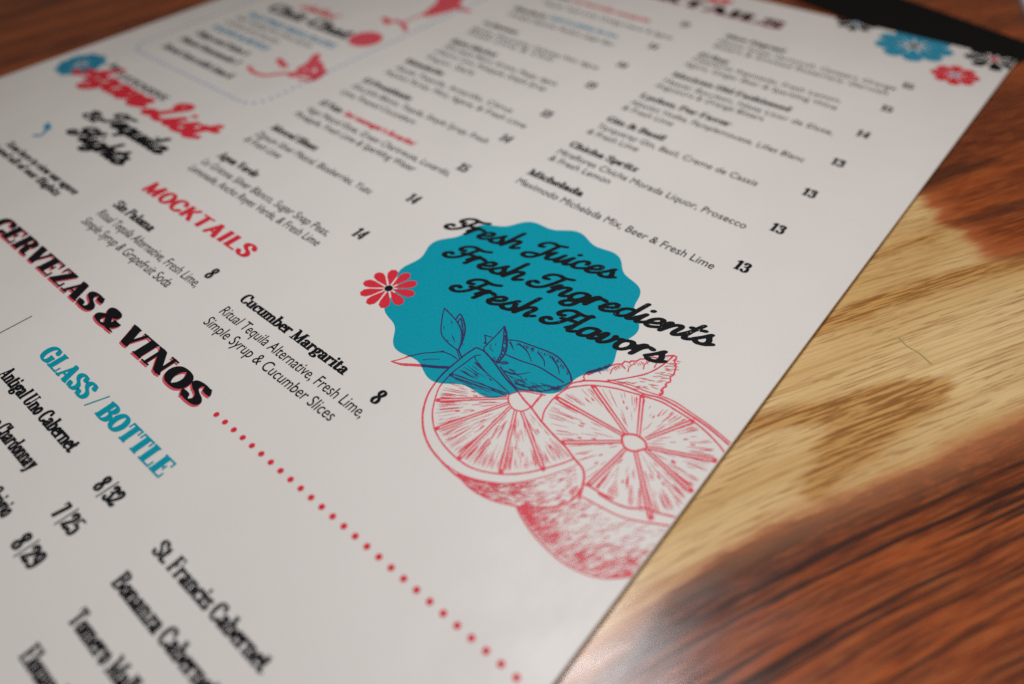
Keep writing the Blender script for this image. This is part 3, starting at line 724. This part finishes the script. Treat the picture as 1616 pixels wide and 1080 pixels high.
def flower(c, r, col, centre, n=10, rot=0, hub=.16, clip=None, petal=.25, z=Z2):
    V, F = [], []
    petal *= .93
    for k in range(n):
        a = rot + 2*math.pi*k/n
        shape = [(.18, -.02), (.64, -petal*.76), (.85, -petal*.82), (1.0, -petal*.36), (1.0, petal*.36), (.85, petal*.82), (.64, petal*.76), (.18, .02)]
        pts = [(c[0]+r*(u*math.cos(a)-v*math.sin(a)), c[1]+r*(u*math.sin(a)+v*math.cos(a))) for u, v in shape]
        if clip: pts = clip(pts)
        if len(pts) > 2:
            s = len(V); V += pts; F.append([s+i for i in range(len(pts))])
    o = sheet('flower', V, F, z, col, menu)
    hp = [(c[0]+r*hub*math.cos(2*math.pi*i/18), c[1]+r*hub*math.sin(2*math.pi*i/18)) for i in range(18)]
    sheet('flower_centre', hp, [list(range(18))], z+.00001, centre, o)
    return o
def clipper(xmax, ymax):
    def half(P, f):
        out = []
        for i in range(len(P)):
            a, b = P[i-1], P[i]; fa, fb = f(a), f(b)
            if (fa < 0) != (fb < 0):
                t = fa/(fa-fb); out.append((a[0]+(b[0]-a[0])*t, a[1]+(b[1]-a[1])*t))
            if fb < 0: out.append(b)
        return out
    return lambda P: half(half(P, lambda q: q[0]-xmax), lambda q: q[1]-ymax)
EDGE = clipper(-.0003, -.0003)
flower(pg(613.5,455.5), .0067, RED, BLACK, 10, .32, .155)['label'] = 'red flower with a black centre on the rim of the badge'
flower(pg(1442,73), .0128, BLUE, GREY, 9, .1, .15, EDGE, .34)['label'] = 'blue flower near the top edge'
flower(pg(1507,119), .0074, RED, PALE, 8, .2, .16, EDGE, .36)['label'] = 'small red flower'
flower(pg(1569,94), .0092, BLACK, RED, 8, .3, .15, EDGE, .30)['label'] = 'black flower running off the top right corner'
flower(pg(1352,37), .0075, BLACK, PALE, 8, .1, .15, EDGE, .30)['label'] = 'black flower cut by the top edge'

# ---------------------------------------------------------------- left hand panels (far out of focus)
put('script_lettering', 'Agave List', HEAVY, (90,121), (338,214), .0115, RED, slant=.3, label='red script lettering reading Agave List')
put('script_lettering', 'Tequila', HEAVY, (146,191), (262,241), .0068, BLACK, slant=.3)
put('script_lettering', 'Flights', HEAVY, (92,212), (202,258), .0068, BLACK, slant=.3)
put('lettering', '&', NAME, (124,183), (152,195), .0050, BLACK)
put('lettering', 'An', NAME, (166,104), (188,112), .0030, BLACK)
put('lettering', 'EXTENSIVE', NAME, (176,123), (264,157), .0030, BLACK)
flower(pg(128,102), .0090, BLUE, GREY, 9, .1, .14, None, .40)['label'] = 'blue flower beside the script lettering'
put('lettering', 'Scan here to view our agave', NAME, (7,229), (117,308), .0026, BLACK)
put('lettering', 'list and all of our flights', NAME, (-24,226), (88,310), .0026, BLACK)
def shape(name, strokes, mat, label=None, z=Z2):
    P = []
    for pts, wd in strokes:
        q = smooth([pg(*p) for p in pts], 6)
        P += stroke_pieces(q, pen_poly(wd, wd, 10))
    V, F = union(P, None, 1000)
    return sheet(name, V, F, z, mat, menu, label)
shape('arrow', [([(54,214),(64,214),(73,206),(76,196)], .0011), ([(70,202),(76,195),(79,204)], .0009)], BLUE, 'small blue curved arrow')
put('heading', 'Chit-Chat', WINE, (414,17), (551,61), .0072, BLACK, label='black panel heading')
put('script_lettering', 'chilled', SCRIPT, (472,12), (527,31), .0050, RED, slant=.3)
c = pg(577, 62); hp = [(c[0]+.0066*math.cos(2*math.pi*i/32), c[1]+.0066*math.sin(2*math.pi*i/32)) for i in range(32)]
sheet('round_emblem', hp, [list(range(32))], Z2, PINK, menu, 'plain red disc')
put('lettering', 'HALF PRICE SMALL PLATES', NAME, (390,24), (522,77), .0033, BLUE)
put('lettering', 'Every weekday from three until six', 'sans', (374,28), (485,77), .0030, GREY)
put('lettering', 'in the bar and on the patio', 'sans', (356,35), (434,70), .0030, GREY)
put('lettering', 'TACOS & BITES', NAME, (333,43), (416,81), .0033, BLUE)
put('lettering', 'Chips and Salsa 5', NAME, (308,53), (386,89), .0034, BLACK)
put('lettering', 'House Guacamole 7', NAME, (282,63), (372,103), .0034, BLACK)
put('lettering', 'Street Corn with Lime 6', NAME, (255,74), (360,125), .0034, BLACK)
# dotted frame round that panel
fl, fr = pg(205, 74), pg(398, 170)
V, F = [], []
yb = (fl[1]+fr[1])/2; xl, xr, rad = fl[0]+.0, fr[0], .007
path = [(xl, yb+.135), (xl, yb+rad)] + [(xl+rad-rad*math.cos(a), yb+rad-rad*math.sin(a)) for a in (.3, .8, 1.27)] + [(xl+rad, yb), (xr-rad, yb)] + \
       [(xr-rad+rad*math.sin(a), yb+rad-rad*math.cos(a)) for a in (.3, .8, 1.27)] + [(xr, yb+rad), (xr, yb+.135)]
acc = 0
for a, b in zip(path, path[1:]):
    L = math.hypot(b[0]-a[0], b[1]-a[1])
    while acc < L:
        x, y = a[0]+(b[0]-a[0])*acc/L, a[1]+(b[1]-a[1])*acc/L
        s = len(V); V += [(x+.0007*math.cos(2*math.pi*i/10), y+.0007*math.sin(2*math.pi*i/10)) for i in range(10)]; F.append([s+i for i in range(10)])
        acc += .0030
    acc -= L
sheet('dotted_frame', V, F, Z2, PALE, menu, 'pale blue dotted frame round the panel')
# the two red bird-like sprays
B = lambda x, y: (200+x*.2228, y*.2228)
shape('red_bird', [([B(865,475), B(900,515), B(980,535), B(1080,525), B(1180,520)], .0017), ([B(1180,530), B(1260,520), B(1340,535), B(1380,510)], .0042),
                   ([B(1230,490), B(1300,450), B(1345,395)], .0032), ([B(1345,395), B(1330,450), B(1300,490)], .0028), ([B(1360,450), B(1375,520), B(1330,560)], .0030),
                   ([B(1080,425), B(1110,465), B(1125,470)], .0026), ([B(1220,560), B(1300,575)], .0015)], PINK, 'red winged figure beside the dotted frame')
B = lambda x, y: (480+x*.26, y*.26)
shape('red_bird', [([B(490,115), B(510,140)], .0030), ([B(510,135), B(560,130), B(600,150), B(615,185)], .0020), ([B(600,140), B(680,105), B(750,85)], .0010),
                   ([B(755,85), B(840,65), B(920,40)], .0055), ([B(800,60), B(850,20), B(870,-40)], .0070), ([B(880,45), B(930,0), B(940,-30)], .0050), ([B(930,50), B(1000,70)], .0022)], PINK, 'red winged figure at the top of the panel')

q = [pg(x, y, TZ) for x, y in ((1418,533),(1432,547),(1448,556),(1470,575))]
V, F = union(stroke_pieces(smooth(q, 5), pen_poly(.0004, .0004, 8)), None, 1000)
sheet('scratch', V, F, TZ+.00002, plain('greenish_mark', (.36, .31, .12), .4), bpy.data.objects['wooden_table'], 'thin greenish scratch in the pale wood')
# ---------------------------------------------------------------- engraved limes and leaves
wA = lambda x, y: (580+x*.22277, 540+y*.22277)
wB = lambda x, y: (840+x*.2129, 560+y*.2129)
wC = lambda x, y: (660+x*.24752, 700+y*.24752)
wD = lambda x, y: (600+x*.22277, 470+y*.22277)
rnd = random.Random(11)
PX = .000132                                     # about one photograph pixel on the page, metres
def wid(pts, w0, w1=None, wob=.12, taper=(1, 1), n=6):
    """a pen stroke of changing width: list of convex pieces"""
    q = smooth(pts, n) if len(pts) > 2 else pts
    w1 = w1 or w0; m = len(q); R = []
    for i, p in enumerate(q):
        t = i/max(1, m-1)
        k = w0+(w1-w0)*t
        k *= (taper[0] + (1-taper[0])*min(1, t*4)) * (taper[1] + (1-taper[1])*min(1, (1-t)*4))
        k *= 1 + rnd.uniform(-wob, wob)
        R.append(k/2*PX)
    P = []
    for i in range(m-1):
        (ax, ay), (bx, by) = q[i], q[i+1]
        L = math.hypot(bx-ax, by-ay)
        if L < 1e-9: continue
        e = [(math.cos(2*math.pi*j/8), math.sin(2*math.pi*j/8)) for j in range(8)]
        P.append(hull([(ax+R[i]*c, ay+R[i]*s) for c, s in e] + [(bx+R[i+1]*c, by+R[i+1]*s) for c, s in e]))
    return P
def T(f, pts): return [pg(*f(x, y)) for x, y in pts]
def jag(pts, amp, n=5):
    q = smooth(pts, n)
    return [(x + rnd.uniform(-amp, amp)*PX, y + rnd.uniform(-amp, amp)*PX) for x, y in q]
def hair(a, b, w=1.0, bend=.04):
    """a short tapering hatch stroke"""
    (ax, ay), (bx, by) = a, b
    dx, dy = bx-ax, by-ay; k = rnd.uniform(-bend, bend)
    mx, my = (ax+bx)/2 - dy*k, (ay+by)/2 + dx*k
    L = math.hypot(dx, dy) or 1e-9
    nx, ny = -dy/L*w*PX/2, dx/L*w*PX/2
    return [hull([(ax+nx*.3, ay+ny*.3), (ax-nx*.3, ay-ny*.3), (mx+nx, my+ny), (mx-nx, my-ny)]), hull([(mx+nx, my+ny), (mx-nx, my-ny), (bx+nx*.3, by+ny*.3), (bx-nx*.3, by-ny*.3)])]
def lerp(a, b, t): return (a[0]+(b[0]-a[0])*t, a[1]+(b[1]-a[1])*t)
def along(poly, t):
    L = [math.hypot(b[0]-a[0], b[1]-a[1]) for a, b in zip(poly, poly[1:])]
    s = t*sum(L)
    for (a, b), l in zip(zip(poly, poly[1:]), L):
        if s <= l: return lerp(a, b, s/l)
        s -= l
    return poly[-1]
XMAX = -.00025
def clipx(P):
    out = []
    for i in range(len(P)):
        a, b = P[i-1], P[i]; fa, fb = a[0]-XMAX, b[0]-XMAX
        if (fa < 0) != (fb < 0): out.append(lerp(a, b, fa/(fa-fb)))
        if fb < 0: out.append(b)
    return out
ART_Z = [Z2 - .00002]
def art(name, pieces, parent=menu, label=None):
    ART_Z[0] += .000005
    pieces = [hull(c) for c in (clipx(p) for p in pieces) if len(c) > 2]
    pieces = [p for p in pieces if len(p) > 2]
    V, F = union(pieces, [BADGE], 1000)
    mids = []
    for f in F:
        cx = sum(V[i][0] for i in f)/len(f); cy = sum(V[i][1] for i in f)/len(f)
        mids.append(1 if inside_badge(cx, cy) else 0)
    return sheet(name, V, F, ART_Z[0], [LIME, OVER], parent, label, mids)

def segments(hub, rimpts, P, n_hair, hubk=.10, dens=1.0):
    """radial hatching in one segment between two membranes; rimpts runs along its rim"""
    for _ in range(n_hair):
        t = rnd.random()
        t = t*t*.5 if rnd.random() < .45 else (1 - (1-t)**2*.5 if rnd.random() < .5 else t)
        e = along(rimpts, .03+.94*t)
        if rnd.random() < .62:                      # from the rim inwards
            a, b = rnd.uniform(.93, .985), rnd.uniform(.62, .90)
        else:
            a = rnd.uniform(.35, .9); b = a - rnd.uniform(.08, .22)
        P += hair(lerp(hub, e, a), lerp(hub, e, b), rnd.uniform(.6, 1.5), .02)
    for _ in range(2):                              # little juice drops
        e = along(rimpts, rnd.uniform(.25, .75)); r = rnd.uniform(.45, .75); c = lerp(hub, e, r); d = lerp(hub, e, r+.045)
        P += wid([c, d], 2.6, 1.5, 0)

# --- front wedge
P = []
out_l = [(770,40),(700,85),(620,150),(540,220),(480,290),(430,370),(400,460),(390,540),(400,640),(440,740),(510,830),(600,920),(660,965)]
P += wid(T(wA, out_l), 3.0, 3.4)
cut = [(770,40),(830,70),(900,150),(980,260),(1060,345),(1110,410),(1160,465),(1230,560),(1320,660),(1400,740),(1460,820),(1520,890),(1535,950),(1520,1040),(1500,1110)]
P += wid(T(wA, cut), 3.0, 3.6)
inner = [(800,95),(760,100),(690,150),(610,210),(560,260),(510,320),(480,400),(460,500),(470,600),(490,650),(540,730),(640,830),(760,900),(940,935),(1100,930),(1240,900),(1380,860),(1465,825)]
P += wid(T(wA, inner), 2.2, 2.6)
P += wid(T(wA, [(760,100),(770,130),(850,225),(960,320),(1010,370)]), 1.8)
white = T(wA, [(560,870),(640,925),(720,960),(820,985),(960,1003),(1100,990),(1250,955),(1400,905),(1490,865)])
P += wid(white, 2.0, 1.6, taper=(.4, .6))
hub = pg(*wA(1075, 425))
for a, b in (((1000,395),(495,412)), ((1000,432),(488,615)), ((1010,462),(645,828)), ((1050,482),(945,922)), ((1092,490),(1245,902)), ((985,372),(590,232))):
    A, Bq = pg(*wA(*a)), pg(*wA(*b))
    d = Vector((Bq[0]-A[0], Bq[1]-A[1])); nn = Vector((-d.y, d.x)).normalized()*PX*2.4
    for s in (-1, 1):
        P += wid([(A[0]+nn.x*s*.8, A[1]+nn.y*s*.8), (Bq[0]+nn.x*s, Bq[1]+nn.y*s)], 2.0, 2.6)
    P += wid([lerp(A, Bq, .985), lerp(A, Bq, 1.0)], 6, 6)
P += wid(T(wA, [(1000,375),(1000,425),(1035,475),(1095,490),(1150,468),(1165,462)]), 2.4)
P += wid(T(wA, [(1000,375),(1070,352),(1140,355),(1200,366),(1260,378)]), 2.2)
P += wid(T(wA, [(1065,352),(1110,410),(1160,465)]), 2.6)
P += wid(T(wA, [(1160,465),(1195,420),(1235,375)]), 3.4)
rim = [T(wA, q) for q in ([(590,240),(515,320),(495,400)], [(492,420),(465,500),(480,600)], [(495,630),(540,730),(630,815)], [(665,835),(760,895),(930,925)], [(960,925),(1100,925),(1230,895)], [(1260,890),(1380,850),(1450,825)], [(770,125),(690,160),(600,220)])]
for r, n in zip(rim, (30, 36, 46, 52, 54, 30, 34)): segments(hub, r, P, n)
skin = T(wC, [(217,182),(260,215),(330,285),(400,330),(480,365),(560,385),(640,402),(740,410),(860,405),(950,380),(1010,335),(1035,290)])
P += wid(skin, 2.0, 3.2)
for _ in range(640):                                # peel hatching, heavy to the left and along the lower edge
    t = rnd.random()**.9; s = rnd.random()
    if s > .45 and t > .62 and rnd.random() < .72: continue
    if rnd.random() > 1.1 - .35*t: continue
    u = 1-(1-s)**1.3
    a = lerp(along(skin, .04+t*.93), along(white, .08+t*.90), u*.94)
    t2 = min(1, t+rnd.uniform(.03, .075)); u2 = min(.97, max(.0, u+rnd.uniform(-.02, .12)))
    b = lerp(along(skin, .04+t2*.93), along(white, .08+t2*.90), u2*.94)
    P += hair(a, b, rnd.uniform(.45, 1.1)*(1.2 if t < .55 or s < .25 else .9), .05)
WEDGE_CUT = T(wA, cut[1:])
lime_a = art('lime_wedge_drawing', P, menu, 'engraved red lime wedge')

# --- lime half behind it
P = []
outer = [(235,262),(290,215),(350,200),(420,193),(560,202),(700,238),(830,292),(940,318),(1050,372),(1160,442),(1280,522),(1380,602),(1460,672)]
P += wid(T(wB, outer), 3.0, 3.4)
P += wid(T(wB, [(560,186),(700,215),(840,270),(950,305),(1060,352),(1180,432),(1300,515),(1400,595),(1470,655)]), 1.6, 2.2)
rimB = [(75,482),(85,430),(110,385),(165,318),(260,252),(345,234),(440,227),(600,247),(700,272),(815,304),(960,352),(1080,422),(1190,492),(1300,582),(1400,690),(1440,760)]
P += wid(T(wB, rimB), 2.4, 2.8)
P += wid(T(wB, [(370,965),(410,968),(500,1022),(600,1070)]) + T(wC, [(1150,320),(1250,380),(1350,413),(1450,415),(1530,443),(1640,470)])[0:], 2.6, 3.0)
low = T(wC, [(1030,335),(1100,370),(1200,425),(1300,470),(1400,495),(1500,510),(1600,525)])
P += wid(low, 2.0, 2.6)
hub = pg(*wB(752, 650))
for a, b in (((705,592),(450,232)), ((682,600),(180,320)), ((660,645),(220,650)), ((690,700),(415,968)), ((765,718),(880,1215)), ((838,700),(1180,1010)), ((848,690),(1360,785)), ((846,622),(1190,492)), ((787,602),(815,306))):
    A, Bq = pg(*wB(*a)), pg(*wB(*b))
    d = Vector((Bq[0]-A[0], Bq[1]-A[1])); nn = Vector((-d.y, d.x)).normalized()*PX*2.6
    for s in (-1, 1):
        P += wid([(A[0]+nn.x*s*.8, A[1]+nn.y*s*.8), (Bq[0]+nn.x*s, Bq[1]+nn.y*s)], 2.2, 3.0)
    P += wid([lerp(A, Bq, .985), lerp(A, Bq, 1.0)], 6, 6)
P += wid(T(wB, [(672,598),(666,642),(690,692),(752,716),(822,702),(846,690),(832,640),(782,602),(728,590),(672,598)]), 3.4)
rim = [T(wB, q) for q in ([(170,325),(90,430),(110,510)], [(130,540),(170,600),(210,640)], [(240,660),(330,790),(380,870),(390,950)], [(440,990),(600,1080),(850,1200)], [(900,1220),(1100,1150),(1180,1030)], [(1200,1000),(1300,900),(1350,800)],
                          [(1380,770),(1340,620),(1200,505)], [(1170,480),(960,355),(830,312)], [(790,300),(600,250),(470,235)], [(430,232),(300,250),(190,315)])]
for r, n in zip(rim, (16, 9, 18, 58, 52, 30, 28, 24, 20, 16)): segments(hub, r, P, n)
skinB = T(wC, [(628,410),(660,472),(720,562),(800,652),(900,742),(1000,802),(1100,842),(1200,858),(1330,852),(1420,830)])
P += wid(skinB, 2.2, 2.4, wob=.2)
top = T(wC, [(660,415),(740,425),(830,415),(900,405),(980,375),(1035,345),(1130,395),(1250,455),(1400,500),(1560,525)])
for _ in range(1100):
    t = rnd.random(); s = rnd.random()**1.45
    if s > .5 and rnd.random() < .45: continue
    if t > .9 and rnd.random() < .3: continue
    a = lerp(along(skinB, t), along(top, min(1, t*.98+.01)), s*.93)
    L = rnd.uniform(6, 17)*PX; ang = math.radians(62 + 24*(.5-t) + rnd.uniform(-8, 8))
    b = (a[0]+L*math.cos(ang), a[1]+L*math.sin(ang))
    P += hair(a, b, rnd.uniform(.5, 1.15)*(1.15 if s < .3 else .85), .08)
lime_b = art('lime_half_drawing', P, menu, 'engraved red lime half running off the right edge')

# --- leaves
P = []
S = lambda pts, w0=2.0, w1=None, **k: wid(T(wD, pts), w0, w1, **k)
def leaf(pieces, label):
    art('leaf_drawing', pieces, menu, label)
P = S([(455,75),(440,140),(432,245),(470,310),(530,360),(558,378)], 2.2) + S([(455,75),(510,130),(550,180),(580,250),(575,310),(555,372)], 2.6) + S([(555,368),(565,395),(578,425)], 2.6) \
  + S([(540,362),(552,400),(560,425)], 1.8) + S([(535,157),(565,118),(590,160),(602,220),(590,290),(558,368)], 2.8) + S([(550,178),(570,150),(585,200),(588,270)], 3.2, 1.5)
for a, b in (((505,260),(530,320)), ((500,160),(512,190)), ((455,200),(450,225)), ((470,300),(490,310)), ((515,280),(525,300))): P += hair(pg(*wD(*a)), pg(*wD(*b)), 2.0)
for i in range(14):
    y = 170+i*12; P += hair(pg(*wD(568+rnd.uniform(-4, 4), y)), pg(*wD(590+rnd.uniform(-6, 4), y+14)), 1.4)
leaf(P, 'upright leaf drawn in dark lines on the badge')
P = S([(80,452),(130,440),(180,425),(240,408),(300,395),(370,390),(440,385),(500,405),(545,435)], 2.2) + S([(80,452),(150,472),(230,477),(300,482),(400,492),(480,494)], 5.0, 6.5, taper=(.3, .8)) + S([(180,424),(200,412),(215,412)], 2) \
  + S([(300,442),(360,436),(420,437)], 1.4) + S([(425,388),(440,378),(455,386)], 2)
leaf(P, 'narrow leaf half off the left rim of the badge')
P = S([(880,205),(820,270),(760,330),(735,365),(765,412),(830,462)], 2.4) + S([(880,205),(895,260),(897,340),(882,400),(830,465)], 3.4) + S([(880,205),(872,300),(858,390),(822,455)], 2.2) \
  + S([(740,266),(748,300),(745,325)], 2.2) + S([(740,266),(765,274),(792,282)], 2.2) + S([(735,325),(745,315),(752,330)], 2)
for i in range(34):
    t = rnd.uniform(.15, .98); a = along(T(wD, [(880,215),(872,300),(858,390),(826,455)]), t); b = along(T(wD, [(882,215),(895,260),(897,340),(882,400),(834,460)]), min(1, t+.05)); P += hair(a, b, 1.5)
for a, b in (((820,325),(815,340)), ((770,350),(800,385)), ((780,330),(790,350)), ((800,420),(820,440))): P += hair(pg(*wD(*a)), pg(*wD(*b)), 1.8)
P += S([(830,465),(880,455),(905,466),(860,470)], 2.6)
leaf(P, 'small pointed leaf drawn in dark lines')
P = S([(905,300),(980,308),(1080,343),(1200,388),(1280,440),(1340,530),(1357,595)], 2.4, 3.0) + S([(892,405),(1000,450),(1120,490),(1220,550),(1300,602)], 2.4) + S([(850,490),(900,560),(965,638),(1060,660),(1160,662),(1250,642),(1352,600)], 2.4)
for q in ([(985,330),(1040,380),(1072,452)], [(1120,392),(1158,440),(1166,490)], [(1222,432),(1258,490),(1270,542)], [(920,315),(935,345),(945,370)], [(880,520),(960,545),(1060,530)], [(960,610),(1060,635),(1180,620)]): P += S(q, 3.2, 1.2)
for i in range(120):
    t = rnd.random(); up = along(T(wD, [(980,310),(1080,345),(1200,390),(1280,440),(1340,530)]), t); mid = along(T(wD, [(930,420),(1000,450),(1120,490),(1220,550),(1300,600)]), t)
    lo = along(T(wD, [(880,530),(900,560),(965,636),(1060,658),(1160,660),(1250,640)]), t)
    if rnd.random() < .5: a = lerp(up, mid, rnd.uniform(.03, .12)); b = lerp(a, mid, rnd.uniform(.12, .32))
    else: a = lerp(lo, mid, rnd.uniform(.04, .42)); b = (a[0]+rnd.uniform(6, 15)*PX, a[1]+rnd.uniform(-1, 3)*PX)
    P += hair(a, b, 1.3)
leaf(P, 'broad leaf drawn in dark lines behind the wedge')
edge = T(wB, [(380,195),(400,150),(450,122),(520,105),(570,84),(600,74),(690,56),(800,40),(930,18),(1050,8),(1058,60),(1066,100),(1030,165),(1010,210),(962,262),(948,305)])
P = wid(jag(edge, 2.2, 4), 2.4, 2.8, n=1) + wid(T(wB, [(550,196),(700,174),(850,140),(960,82),(1050,8)]), 2.2, 2.6) + wid(T(wB, [(415,140),(470,118),(560,88)]), 6.5, 5, wob=.4) + wid(T(wB, [(960,262),(965,285),(950,300)]), 5, 3)
for q in ([(578,140),(600,100),(640,82)], [(710,125),(722,90),(770,60)], [(825,105),(835,70),(880,45)], [(905,95),(925,60),(950,30)]): P += wid(T(wB, q), 2.2, 1.2)
for i in range(90):
    t = rnd.random(); mid = along(T(wB, [(550,196),(700,174),(850,140),(960,82),(1040,20)]), t)
    up = along(T(wB, [(480,110),(600,76),(800,42),(930,20),(1045,10)]), t); lo = along(T(wB, [(800,275),(900,290),(1000,210),(1050,120),(1056,40)]), t)
    if rnd.random() < .45: a = lerp(up, mid, rnd.uniform(.04, .2)); b = lerp(a, mid, rnd.uniform(.12, .35))
    else: a = lerp(mid, lo, rnd.uniform(.15, .8)); b = (a[0]+rnd.uniform(5, 14)*PX, a[1]+rnd.uniform(2, 8)*PX)
    P += hair(a, b, 1.2)
leaf(P, 'toothed red leaf above the lime half')
